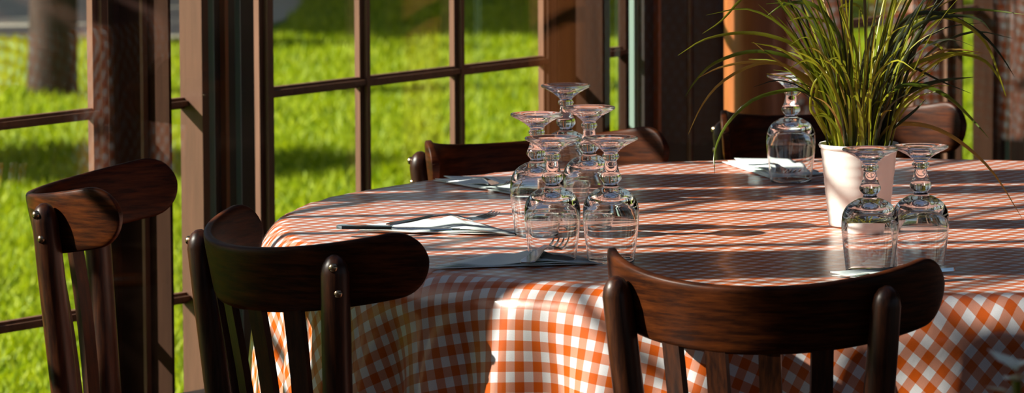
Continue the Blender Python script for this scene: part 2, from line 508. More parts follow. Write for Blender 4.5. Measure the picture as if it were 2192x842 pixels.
# ------------------------------------------------------------------ outside: trees, path, hedge, grass
def leaf_cloud(name, centers, count, size, mat, parent, seed, kind='stuff'):
    r = np.random.default_rng(seed)
    vs_, fs = [], []
    cs = np.array([c[:3] for c in centers]); rs = np.array([c[3] for c in centers])
    pick = r.choice(len(cs), count, p=rs ** 2 / np.sum(rs ** 2))
    d = r.normal(size=(count, 3)); d /= np.linalg.norm(d, axis=1)[:, None]
    p = cs[pick] + d * (rs[pick] * (.55 + .5 * r.random(count)))[:, None]
    u = r.normal(size=(count, 3)); u /= np.linalg.norm(u, axis=1)[:, None]
    v = np.cross(u, r.normal(size=(count, 3))); v /= np.linalg.norm(v, axis=1)[:, None]
    s = size * (.6 + .8 * r.random(count))[:, None]
    V = np.stack([p - u * s, p + v * s * .45, p + u * s, p - v * s * .45], 1).reshape(-1, 3)
    me = bpy.data.meshes.new(name)
    F = np.arange(count * 4).reshape(-1, 4)
    me.from_pydata(V.tolist(), [], F.tolist())
    me.materials.append(MATS[mat])
    o = put(name, me, parent)
    o['kind'] = kind
    return o
def tree(label, x, y, r0, h, crown, seed, n=9000, lean=0):
    t = thing('tree', label, 'tree', Matrix.Translation((x, y, GZ)), 'trees on the lawn')
    rr = random.Random(seed)
    pts = [(0, 0, -.05), (0, 0, .06), (.01, 0, .4), (.02 + lean * .3, 0, h * .35), (lean * .7, .02, h * .7), (lean, .03, h)]
    put('trunk', tube('trunk', pts, [r0 * 1.25, r0 * 1.08, r0, r0 * 1.02, r0 * .8, r0 * .4], 'bark', 20), t)
    for q in range(4):
        a = rr.random() * 6.28
        put('branch', tube('branch', [(lean * .6, 0, h * .62), (lean + math.cos(a) * .5, math.sin(a) * .5, h * .85),
                                     (lean + math.cos(a) * 1.1, math.sin(a) * 1.1, h * 1.05)], [r0 * .5, r0 * .35, r0 * .12], 'bark', 8), t)
    leaf_cloud('crown', crown, n, .10, 'tree_leaf', t, seed)
    return t
tp = at_z(113, 208, GZ)
tree('slim tree on the lawn seen through the left window', tp.x, tp.y, .085, 3.6, [(0, 0, 4.2, 1.2), (.6, .3, 3.8, .8), (-.6, -.2, 3.9, .8), (0, 0, 5, .9)], 3, 6000)
tree('thick tree outside to the left shading the lawn', -9.5, 15.3, .3, 4.2, [(0, 0, 4.9, .5), (.4, .2, 4.6, .35), (-.4, -.1, 4.6, .35)], 4, 5000)
tree('broad tree far to the left shading the end of the lawn', -8.0, 20.9, .3, 4.4, [(0, .4, 5.0, 1.1), (1.2, .6, 4.5, .8), (-1.0, 1.3, 4.5, 1.0), (0, 2.2, 4.6, 1.1)], 5, 9000)
pth = slab('path', [(-8, 21.2), (-1.15, 20.9), (-.95, 22.0), (-.9, 24.5), (-8, 24.8)], GZ, GZ + .012, 'gravel')
structure(pth, 'pale gravel path beyond the lawn')
for i, (hx, hy, lb) in enumerate([(-3.9, 25.4, 'dark hedge bush beyond the gravel path'), (-.75, 24.0, 'dark hedge bush behind the middle of the lawn'),
                                   (2.1, 24.0, 'dark hedge bush hidden behind the grass plant')]):
    b = thing('hedge_bush', lb, 'bush', Matrix.Translation((hx, hy, GZ)), 'hedge at the end of the lawn')
    leaf_cloud('foliage', [(0, 0, .8, .8), (.5, 0, .7, .7), (-.5, .1, .7, .7), (0, .1, 1.6, .7), (.4, 0, .3, .35), (-.4, 0, .3, .35)], 7000, .07, 'tree_leaf', b, 20 + i)
    put('stem', tube('stem', [(0, 0, -.02), (0, 0, .5), (.02, .02, 1.2)], [.06, .05, .02], 'bark', 8), b)
def grass():
    r = np.random.default_rng(5)
    n = 150000
    y = 10.6 + 12.6 * r.random(n)
    x = (-.125 + .245 * r.random(n)) * y
    q = x / y
    keep = ~((y > 20.85) & (x < -.95))
    wa = (x - W0.x) * WN.x + (y - W0.y) * WN.y     # stay outside the building
    keep &= wa < -.35
    x, y = x[keep], y[keep]
    n = len(x)
    h = .018 + .028 * r.random(n) + .014 * np.sin(x * 7 + 1.3 * np.sin(y * 3)) * np.cos(y * 5)
    h = np.clip(h, .012, .07)
    a = r.random(n) * 2 * np.pi
    w = .004 + .004 * r.random(n)
    lx, ly = (r.normal(size=n) * .018), (r.normal(size=n) * .018)
    z = np.full(n, GZ)
    V = np.empty((n, 3, 3))
    V[:, 0] = np.stack([x - np.cos(a) * w, y - np.sin(a) * w, z], 1)
    V[:, 1] = np.stack([x + np.cos(a) * w, y + np.sin(a) * w, z], 1)
    V[:, 2] = np.stack([x + lx, y + ly, z + h], 1)
    me = bpy.data.meshes.new('grass')
    me.vertices.add(n * 3); me.vertices.foreach_set('co', V.reshape(-1))
    me.loops.add(n * 3); me.loops.foreach_set('vertex_index', np.arange(n * 3, dtype=np.int32))
    me.polygons.add(n); me.polygons.foreach_set('loop_start', np.arange(0, n * 3, 3, dtype=np.int32))
    me.update(calc_edges=True)
    me.materials.append(MATS['grass_blade'])
    o = put('lawn_grass', me)
    tag(o, 'bright green grass growing on the lawn outside the windows', 'grass', kind='stuff')
grass()

# ------------------------------------------------------------------ table and draped cloth
TZ, TR = .75, .803
TC = Vector((.470, 6.652, 0))
CLOTH_ROT = -33.5
def make_table(label, loc):
    t = thing('round_table', label, 'table', Matrix.Translation(loc))
    put('table_top', lathe('table_top', [(.001, TZ - .035), (TR - .06, TZ - .035), (TR - .045, TZ - .03), (TR - .045, TZ - .016), (TR - .06, TZ - .003), (.001, TZ - .003)], 'dark_timber', 72, False), t)
    put('pedestal', lathe('pedestal', smooth_prof([(.10, TZ - .035), (.06, TZ - .10), (.05, .45), (.07, .25), (.06, .12), (.08, .05)], 4), 'dark_timber', 28), t)
    for q in range(4):
        a = q * math.pi / 2 + .4
        put('foot', tube('foot', [(math.cos(a) * .05, math.sin(a) * .05, .14), (math.cos(a) * .22, math.sin(a) * .22, .08), (math.cos(a) * .40, math.sin(a) * .40, .026)], [.035, .03, .025], 'dark_timber', 10), t)
    return t
make_table('round dining table under the orange gingham cloth', (TC.x, TC.y, 0))

def drape():
    """hang a square cloth over the round top (small position-based cloth solver)"""
    HALF, n = 1.05, 119
    g = np.linspace(-HALF, HALF, n); h = g[1] - g[0]
    X, Y = np.meshgrid(g, g, indexing='ij')
    P = np.stack([X, Y, np.full_like(X, TZ + .001)], -1)
    r0 = np.hypot(X, Y)
    # a gentle pre-shape: outside of the rim the cloth starts already bent down a little
    rim = np.clip(r0 - TR, 0, None)
    P[..., 2] -= rim * .15
    ph = np.arctan2(Y, X)
    P[..., 2] += rim * (.20 * np.cos(11 * (ph + R_(94))) + .04 * np.sin(17 * ph + 2.0))
    r = np.random.default_rng(4)
    P += r.normal(size=P.shape) * .0004 * (rim[..., None] > 0)
    W = np.where(r0 < TR - .05, 0., 1.)
    V = np.zeros_like(P)
    cons = []
    def add(di, dj, par, stiff):
        a_i = np.arange(0, n - di); 
        if par is not None: a_i = a_i[par(a_i)]
        return a_i
    L = []
    for st in (0, 1):
        L.append(((slice(st, n - 1, 2), slice(None)), (slice(st + 1, n, 2), slice(None)), h, 1.))
        L.append(((slice(None), slice(st, n - 1, 2)), (slice(None), slice(st + 1, n, 2)), h, 1.))
        L.append(((slice(st, n - 1, 2), slice(0, n - 1)), (slice(st + 1, n, 2), slice(1, n)), h * 2 ** .5, .95))
        L.append(((slice(st, n - 1, 2), slice(1, n)), (slice(st + 1, n, 2), slice(0, n - 1)), h * 2 ** .5, .95))
    BS = 3
    for st in range(2 * BS):
        if st < BS * 2:
            L.append(((slice(st, n - BS, 2 * BS), slice(None)), (slice(st + BS, n, 2 * BS), slice(None)), h * BS, .06))
            L.append(((slice(None), slice(st, n - BS, 2 * BS)), (slice(None), slice(st + BS, n, 2 * BS)), h * BS, .06))
    dt = 1 / 130.
    for step in range(520):
        V *= .985
        V[..., 2] -= 9.8 * dt * (W > 0)
        Q = P + V * dt * (W[..., None] > 0)
        for a, b, rest, k in L * 5:
            pa, pb = Q[a], Q[b]
            m = min(pa.shape[0], pb.shape[0]); m2 = min(pa.shape[1], pb.shape[1])
            pa = pa[:m, :m2]; pb = pb[:m, :m2]
            wa, wb = W[a][:m, :m2], W[b][:m, :m2]
            d = pb - pa
            ln = np.sqrt((d * d).sum(-1)) + 1e-9
            c = k * (ln - rest) / ln / np.maximum(wa + wb, 1e-9)
            d *= c[..., None]
            pa += d * wa[..., None]; pb -= d * wb[..., None]
        # collide with the table top
        rr = np.hypot(Q[..., 0], Q[..., 1]) + 1e-9
        z = Q[..., 2]
        inside = (rr < TR) & (z < TZ + .001) & (z > TZ - .06)
        up = inside & ((TZ + .001 - z) < (TR - rr))
        side = inside & ~up
        z[up] = TZ + .001
        sc = np.where(side, TR / rr, 1.)
        Q[..., 0] *= sc; Q[..., 1] *= sc
        low = (rr < TR - .06) & (z <= TZ - .06)
        sc = np.where(low, (TR - .06) / rr, 1.)
        Q[..., 0] *= sc; Q[..., 1] *= sc
        V = (Q - P) / dt
        V[up] *= .3; V[side] *= .6
        sp = np.sqrt((V * V).sum(-1, keepdims=True)) + 1e-9
        V *= np.minimum(1, 2.5 / sp)
        P = Q
    # the oilcloth lies a little uneven on the table
    flat_ = (r0 < TR - .03)
    P[..., 2] += flat_ * .00035 * (np.sin(X * 55 + 2 * np.sin(Y * 21)) * np.cos(Y * 47 + 1.5 * np.sin(X * 17)) + np.sin((X + Y) * 38 + 1.3 * np.sin((X - Y) * 23)))
    # two rounds of smoothing on the hanging part
    for _ in range(2):
        S = P.copy()
        S[1:-1, 1:-1] = (P[:-2, 1:-1] + P[2:, 1:-1] + P[1:-1, :-2] + P[1:-1, 2:]) * .125 + P[1:-1, 1:-1] * .5
        mk = (r0 > TR - .02)[..., None]
        P = np.where(mk, S, P)
    idx = np.arange(n * n).reshape(n, n)
    Fc = np.stack([idx[:-1, :-1], idx[1:, :-1], idx[1:, 1:], idx[:-1, 1:]], -1).reshape(-1, 4)
    Fc = Fc[(r0.reshape(-1)[Fc] < TR + .262).all(1)]      # the hem is cut round, clear of the chair seats
    me = bpy.data.meshes.new('tablecloth')
    me.from_pydata(P.reshape(-1, 3).tolist(), [], Fc.tolist())
    uvl = me.uv_layers.new(name='UVMap')
    flat = np.stack([X, Y], -1).reshape(-1, 2) + 2.0
    uvl.data.foreach_set('uv', flat[Fc.reshape(-1)].reshape(-1))
    me.polygons.foreach_set('use_smooth', [True] * len(me.polygons))
    me.materials.append(MATS['gingham_cloth'])
    bm = bmesh.new(); bm.from_mesh(me)
    bmesh.ops.delete(bm, geom=[v for v in bm.verts if not v.link_faces], context='VERTS')
    bm.to_mesh(me); bm.free()
    me.update()
    return me
ME_CLOTH = drape()
def cloth(label, loc, rot):
    o = put('tablecloth', ME_CLOTH, None, Matrix.Translation(loc) @ Matrix.Rotation(R_(rot), 4, 'Z'))
    s = o.modifiers.new('smooth', 'SUBSURF'); s.levels = 1; s.render_levels = 1
    return tag(o, label, 'tablecloth', 'orange gingham tablecloths')
cloth('orange and white gingham oilcloth draped over the round table with glasses', TC, CLOTH_ROT)

# ------------------------------------------------------------------ bentwood cafe chair
CR_R, CR_HALF, CR_H, CR_T = .200, 76.0, .080, .013
CR_TOP, CR_Y, TILT = .785, -.245, 12.0
def make_chair():
    root = thing('cafe_chair', 'x', 'chair')
    # crest rail: bent band, tilted back, rounded ends
    TM = Matrix.Translation((0, CR_Y, CR_TOP)) @ Matrix.Rotation(R_(TILT), 4, 'X')
    nphi = 61
    verts, faces = [], []
    half = R_(CR_HALF)
    arc = CR_R * half
    NZ = 8
    ring_n = 2 * NZ
    for i in range(nphi):
        u = -1 + 2 * i / (nphi - 1)
        u = math.sin(u * math.pi / 2)
        ph = u * half
        s = arc - abs(ph) * CR_R          # distance to the end
        rr = .042
        hh = CR_H / 2
        if s < rr:
            hh = hh - rr + math.sqrt(max(0, rr * rr - (rr - s) ** 2)) if False else hh * math.sqrt(max(.0, 1 - ((rr - s) / rr) ** 2)) 
        hh = max(hh, .0015)
        th = CR_T * (1 - .12 * abs(u))
        zc = -CR_H / 2
        ring = []
        for q in range(ring_n):           # super-ellipse cross-section
            a = 2 * math.pi * (q + .5) / ring_n
            ca, sa = math.cos(a), math.sin(a)
            ex = .35
            rx = math.copysign(abs(ca) ** ex, ca) * th / 2
            rz = math.copysign(abs(sa) ** ex, sa) * hh
            rad = CR_R + rx
            ring.append((rad * math.sin(ph), CR_R - rad * math.cos(ph), zc + rz))
        verts += [TM @ Vector(v) for v in ring]
    for i in range(nphi - 1):
        for q in range(ring_n):
            q2 = (q + 1) % ring_n
            faces.append((i * ring_n + q, (i + 1) * ring_n + q, (i + 1) * ring_n + q2, i * ring_n + q2))
    faces.append(tuple(range(ring_n))); faces.append(tuple((nphi - 1) * ring_n + q for q in reversed(range(ring_n))))
    me = mesh_from('backrest', verts, faces, 'chair_wood', True)
    put('backrest', me, root)
    # rear posts outside the band, running down into the back legs
    for sgn in (-1, 1):
        ph = R_(46) * sgn
        rad = CR_R + CR_T / 2 + .014
        def on(z): return TM @ Vector((rad * math.sin(ph), CR_R - rad * math.cos(ph), z))
        top = on(-.016); bot = on(-CR_H)
        seat_pt = Vector((sgn * .126, -.170, .44)); floor_pt = Vector((sgn * .185, -.235, .004))
        d = (top - bot).normalized()
        d = (top - seat_pt).normalized()
        pts = [top + d * .006, top + d * .002, top - d * .006, top - d * .016, top.lerp(seat_pt, .25), top.lerp(seat_pt, .5), top.lerp(seat_pt, .75), seat_pt, seat_pt.lerp(floor_pt, .5), floor_pt]
        post = put('rear_leg', tube('rear_leg', pts, [.004, .010, .0148, .0172, .0178, .0178, .0178, .0180, .017, .014], 'chair_post_wood', 18), root)
        outd = Vector((math.sin(ph), -math.cos(ph), 0))
        for zz in (-.024, -.056):
            c = on(zz) + outd * .0155
            sm = lathe('screw', [(.0058, -.003), (.0055, .001), (.004, .0028), (.0015, .0036), (.0002, .0037)], 'screw_metal', 12)
            put('screw', sm, post, Matrix.Translation(c) @ outd.to_track_quat('Z', 'Y').to_matrix().to_4x4())
    # four flat slats
    for ph in (-26, -9, 9, 26):
        p = R_(ph)
        def so(z): return TM @ Vector((CR_R * math.sin(p), CR_R - CR_R * math.cos(p), z))
        top = so(-CR_H + .01); low = Vector((math.sin(p) * .165, -.192 + .10 * (1 - math.cos(p)), .455))
        w, t = .0125, .0045
        ca, sa = math.cos(p), math.sin(p)
        vs_ = []
        for i in range(7):
            q = i / 6
            c = top.lerp(low, q) + Vector((0, .004 * math.sin(q * math.pi), 0))
            for (du, dv) in ((-w, -t), (w, -t), (w, t), (-w, t)):
                vs_.append(c + Vector((ca * du - sa * dv, sa * du + ca * dv, 0)))
        fs = [(0, 1, 2, 3), (27, 26, 25, 24)] + [(i * 4 + q, i * 4 + (q + 1) % 4, (i + 1) * 4 + (q + 1) % 4, (i + 1) * 4 + q) for i in range(6) for q in range(4)]
        fs = [tuple(reversed(f)) for f in fs]
        put('slat', mesh_from('slat', vs_, fs, 'chair_post_wood'), root)
    # seat, front legs, hoop
    put('seat', lathe('seat', [(.0005, .445), (.185, .445), (.2, .450), (.205, .460), (.2, .470), (.185, .472), (.16, .466), (.0005, .462)], 'chair_wood', 48), root)
    for sgn in (-1, 1):
        put('front_leg', tube('front_leg', [(sgn * .135, .13, .45), (sgn * .15, .15, .25), (sgn * .165, .17, .003)], [.018, .016, .012], 'chair_wood', 14), root)
    hp = [(math.cos(q / 32 * 6.2832) * .17, math.sin(q / 32 * 6.2832) * .165 - .01, .21) for q in range(33)]
    put('stretcher', tube('stretcher', hp, [.009] * 33, 'chair_wood', 10, False), root)
    return root
def chair_matrix(cx, cy, facing, zs=1.0):
    """place so that the back of the crest rail stands at (cx, cy) and the chair looks along `facing` (degrees from +x)"""
    th = R_(facing - 90)
    Rm = Matrix.Rotation(th, 4, 'Z')
    o = Rm @ Vector((0, CR_Y, 0))
    return Matrix.Translation((cx - o.x, cy - o.y, 0)) @ Rm @ Matrix.Diagonal((1, 1, zs, 1))
CHAIRS = [
    (-.632, 6.735, -7, 1, 'dark wooden chair at far left by the window, backrest lit orange by sun'),
    (-.338, 6.115, 33.5, 1, 'dark wooden chair at front left, turned towards the table, in shade'),
    (.253, 5.70, 72, 1, 'dark wooden chair at front right, wide back towards the camera'),
    (-.021, 7.484, -59.3, .98, 'dark wooden chair behind the group of glasses, right end sunlit'),
    (.457, 7.896, -71.6, .98, 'dark wooden chair behind the potted grass plant'),
]
ch0 = make_chair()
for i, (x, y, f, zs, lb) in enumerate(CHAIRS):
    c = ch0 if i == 0 else copy_tree(ch0)
    c.matrix_basis = chair_matrix(x, y, f, zs)
    tag(c, lb, 'chair', 'bentwood chairs around the gingham table')
    if i == 2:                       # its posts are glued, no screw heads show
        for leg in c.children:
            for sc_ in list(leg.children):
                bpy.data.objects.remove(sc_)

# ------------------------------------------------------------------ neighbouring tables that the glass panels mirror
for (x, y, rot, lb, lt) in ((2.45, 7.42, -10, 'orange gingham cloth on the neighbouring table mirrored in the glass', 'neighbouring round table right of the picture'),
                            (2.70, 10.0, 20, 'orange gingham cloth on the far table mirrored in the right glass panel', 'far round table right of the picture')):
    make_table(lt, (x, y, 0))
    cloth(lb, Vector((x, y, 0)), rot)
c = copy_tree(ch0); c.matrix_basis = chair_matrix(2.45, 11.1, -75, 1)
tag(c, 'dark wooden chair at the far table beyond the right edge', 'chair', 'bentwood chairs around the gingham table')

# ------------------------------------------------------------------ wine glasses, upside down
def make_glass():
    g = thing('wine_glass', 'x', 'wine glass')
    outer = smooth_prof([(.0280, 0), (.0300, .018), (.0328, .042), (.0336, .058), (.0318, .071), (.0262, .0805), (.0175, .0868), (.0095, .0902), (.0078, .0925)], 5)
    inner = smooth_prof([(.0270, 0), (.0289, .018), (.0317, .042), (.0321, .055), (.0298, .0650), (.0238, .0725), (.0150, .0768), (.006, .0785), (.0004, .0788)], 5)
    put('bowl', lathe('bowl', list(reversed(inner)) + [(.0275, -.0004)] + outer, 'stem_glass', 56), g)
    stem = smooth_prof([(.0078, .0925), (.0088, .0945), (.0122, .0985), (.0126, .1025), (.0105, .1075), (.0088, .113), (.0076, .119), (.0072, .1215), (.0090, .1238), (.0104, .1265), (.0092, .1292), (.0078, .1305)], 5)
    put('stem', lathe('stem', stem, 'stem_glass', 40), g)
    foot = smooth_prof([(.0078, .1305), (.0092, .1325), (.0145, .1372), (.0225, .1420), (.0300, .1458), (.0325, .1474), (.0326, .1492), (.0310, .1500), (.0250, .1492), (.0120, .1478), (.0004, .1472)], 5)
    put('foot', lathe('foot', foot, 'stem_glass', 56), g)
    return g
GLASSES = [
    (1862, 582, .985, 'upturned wine glass in front of the white pot'),
    (1970, 575, .985, 'upturned wine glass to the right of the white pot'),
    (1693, 388, .985, 'upturned wine glass left of the plant, at the back of the table'),
    (1308, 560, 1.01, 'upturned wine glass of the cluster, front right'),
    (1183, 560, 1.01, 'upturned wine glass of the cluster, front left, with fork behind'),
    (1150, 503, 1.03, 'upturned wine glass of the cluster, leftmost in the second row'),
    (1262, 487, 1.035, 'upturned wine glass of the cluster, right one in the second row'),
    (1212, 428, 1.035, 'upturned wine glass of the cluster, hindmost and highest in view'),
]
CT = TZ + .0022
g0 = make_glass()
for i, (px, py, sc, lb) in enumerate(GLASSES):
    g = g0 if i == 0 else copy_tree(g0)
    p = at_z(px, py, CT)
    g.matrix_basis = Matrix.Translation((p.x, p.y, CT + .0006)) @ Matrix.Rotation(i * .7, 4, 'Z') @ Matrix.Diagonal((1.02, 1.02, sc, 1))
    tag(g, lb, 'wine glass', 'upturned wine glasses on the table')

# ------------------------------------------------------------------ napkins, forks and knives
def napkin(label, pix, lift=.010, seed=0, flap=True):
    """a folded paper napkin: corner pixels on the cloth, three loose layers"""
    pts = [at_z(x, y, CT) for x, y in pix]
    c = sum(pts, Vector()) / len(pts)
    t = thing('paper_napkin', label, 'napkin', Matrix.Translation((c.x, c.y, CT)), 'paper napkins on the table')
    rr = random.Random(seed)
    n = 10
    for lay in range(3):
        q4 = [(p - c) * (1 - .07 * lay) + Vector((rr.uniform(-.006, .006) * lay, rr.uniform(-.008, .008) * lay, 0)) for p in pts]
        verts, faces = [], []
        z0 = .0004 + lay * .0016
        for i in range(n + 1):
            for j in range(n + 1):
                u, v = i / n, j / n
                p = (q4[0] * (1 - u) + q4[1] * u) * (1 - v) + (q4[3] * (1 - u) + q4[2] * u) * v
                z = z0 + lay * lift * .22 * (math.sin(u * 3.1) * v ** 2) + .0012 * lay * math.sin(u * 9 + lay)
                verts.append((p.x, p.y, z + .0002))
        m = (n + 1) ** 2
        verts += [(x, y, z + .0007) for x, y, z in verts]
        for i in range(n):
            for j in range(n):
                a, b, c_, d = i * (n + 1) + j, (i + 1) * (n + 1) + j, (i + 1) * (n + 1) + j + 1, i * (n + 1) + j + 1
                faces += [(a, d, c_, b), (m + a, m + b, m + c_, m + d)]
        rim = [i * (n + 1) for i in range(n + 1)] + [n * (n + 1) + j for j in range(1, n + 1)] + [i * (n + 1) + n for i in range(n - 1, -1, -1)] + [j for j in range(n - 1, 0, -1)]
        for k in range(len(rim)):
            a, b = rim[k], rim[(k + 1) % len(rim)]
            faces.append((a, b, m + b, m + a))
        put('fold', mesh_from('fold', verts, faces, 'napkin_paper', True), t)
    return t
napkin('white paper napkin lying in the sun at left, knife and fork on it', [(765, 497), (1108, 504), (1036, 482), (880, 476)], .012, 1)
napkin('teal-shaded paper napkin at the front edge under the cluster of glasses', [(915, 577), (1290, 566), (1235, 549), (1045, 552)], .012, 2)
napkin('pale paper napkin at the back left by the dark chair', [(927, 387), (1100, 418), (1150, 404), (1040, 388)], .008, 3)
napkin('pale paper napkin at the back under the single glass', [(1545, 348), (1645, 382), (1762, 374), (1690, 350)], .008, 4)
napkin('paper napkin half hidden behind the front right chair', [(1780, 592), (1905, 602), (2020, 592), (1910, 578)], .006, 5)

def plate_strip(name, rows, mat, th=.0016):
    """flat cutlery blank: rows of (along, half width, height)"""
    verts, faces = [], []
    for x, w, z in rows:
        verts += [(x, -w, z), (x, w, z), (x, w * .9, z + th), (x, -w * .9, z + th)]
    n = len(rows)
    for i in range(n - 1):
        for q in range(4):
            faces.append((i * 4 + q, (i + 1) * 4 + q, (i + 1) * 4 + (q + 1) % 4, i * 4 + (q + 1) % 4))
    faces += [(0, 1, 2, 3), ((n - 1) * 4 + 3, (n - 1) * 4 + 2, (n - 1) * 4 + 1, (n - 1) * 4)]
    return mesh_from(name, verts, faces, mat)
def fork(label, tail, tip, z=.006):
    a, b = at_z(*tail, CT + z), at_z(*tip, CT + z)
    d = (b - a); L = min(d.length, .195); d.normalize()
    ang = math.atan2(d.y, d.x)
    t = thing('fork', label, 'fork', Matrix.Translation((a.x, a.y, CT + z)) @ Matrix.Rotation(ang, 4, 'Z'), 'forks on the table')
    s = L / .195
    put('handle', plate_strip('handle', [(x * s, w, zz) for x, w, zz in [(0, .006, .001), (.01, .0095, .002), (.04, .008, .004), (.08, .0045, .008), (.11, .0035, .009), (.125, .0055, .006), (.137, .012, .003), (.145, .0125, .001)]], 'cutlery_steel'), t)
    for q in range(4):
        y = -.0105 + q * .007
        put('tine', plate_strip('tine', [(x * s, w, zz) for x, w, zz in [(.143, .0022, .001), (.165, .0017, .001), (.185, .0014, .004), (.195, .0007, .008)]], 'cutlery_steel'), t, Matrix.Translation((0, y, 0)))
    return t
def knife(label, tail, tip, z=.006):
    a, b = at_z(*tail, CT + z), at_z(*tip, CT + z)
    d = (b - a); L = min(d.length, .21); d.normalize()
    t = thing('table_knife', label, 'knife', Matrix.Translation((a.x, a.y, CT + z)) @ Matrix.Rotation(math.atan2(d.y, d.x), 4, 'Z'), 'knives on the table')
    s = L / .21
    put('handle', plate_strip('handle', [(x * s, w, 0) for x, w in [(0, .006), (.01, .0095), (.05, .008), (.095, .006)]], 'cutlery_steel', .004), t)
    put('blade', plate_strip('blade', [(x * s, w, .001) for x, w in [(.094, .006), (.105, .0085), (.17, .009), (.198, .007), (.21, .001)]], 'cutlery_steel', .0012), t)
    return t
fork('steel fork reaching behind the front left glass of the cluster', (1125, 566), (1222, 516), .007)
knife('steel knife on the sunny napkin with shining end at left', (722, 489), (985, 493), .010)
fork('steel fork on the sunny napkin, tines to the right', (830, 484), (1062, 468), .012)
fork('steel fork on the pale napkin at the back left', (960, 392), (1096, 401), .008)
fork('steel fork on the napkin behind the single glass', (1610, 356), (1700, 376), .008)
knife('steel knife sticking out behind the front right chair', (2038, 578), (1890, 592), .010)

# ------------------------------------------------------------------ pot with ornamental grass
pot_c = at_z(1838, 482, CT)
plant = thing('potted_grass', 'ornamental grass with arching blades in a white pot on the table', 'potted plant', Matrix.Translation((pot_c.x, pot_c.y, CT)))
POT_H = .105
prof = [(.0005, .001), (.036, .001), (.0375, .0)]
for i in range(24):
    u = i / 23
    prof.append((.0385 + .0105 * u + .00035 * math.sin(i * 2.1), .001 + u * (POT_H - .006)))
prof += [(.0508, POT_H - .004), (.0518, POT_H - .001), (.0508, POT_H + .0012), (.0490, POT_H), (.0475, POT_H - .006), (.0462, POT_H - .02)]
put('pot', lathe('pot', prof, 'pot_enamel', 64), plant)
put('soil', lathe('soil', [(.0466, POT_H - .016), (.03, POT_H - .010), (.0005, POT_H - .006)], 'pot_soil', 32), plant)
PC = Vector((pot_c.x, pot_c.y, CT))
def blade(pts, w, mat, twist=0.0, segs=14):
    pts = [Vector(p) for p in pts]
    # catmull-rom
    P4 = [pts[0] * 2 - pts[1]] + pts + [pts[-1] * 2 - pts[-2]]
    c = []
    per = max(3, segs // (len(pts) - 1))
    for i in range(1, len(P4) - 2):
        for s in range(per):
            t = s / per
            c.append(.5 * ((2 * P4[i]) + (P4[i + 1] - P4[i - 1]) * t + (2 * P4[i - 1] - 5 * P4[i] + 4 * P4[i + 1] - P4[i + 2]) * t * t + (-P4[i - 1] + 3 * P4[i] - 3 * P4[i + 1] + P4[i + 2]) * t ** 3))
    c.append(pts[-1])
    n = len(c)
    verts, faces = [], []
    for i in range(n):
        d = (c[min(i + 1, n - 1)] - c[max(i - 1, 0)]).normalized()
        side = d.cross(Vector((math.sin(twist), -math.cos(twist), .25)))
        if side.length < .05: side = Vector((1, 0, 0))
        side.normalize(); nor = side.cross(d).normalized()
        u = i / (n - 1)
        ww = w * (.55 + .45 * min(1, u * 5)) * (1 - max(0, (u - .55) / .45) ** 1.6) + .0002
        verts += [c[i] - side * ww, c[i] + nor * ww * .45, c[i] + side * ww]
    for i in range(n - 1):
        a = i * 3
        faces += [(a, a + 1, a + 4, a + 3), (a + 1, a + 2, a + 5, a + 4)]
    me = mesh_from('leaf', [v - PC for v in verts], faces, mat, True)
    put('leaf', me, plant)
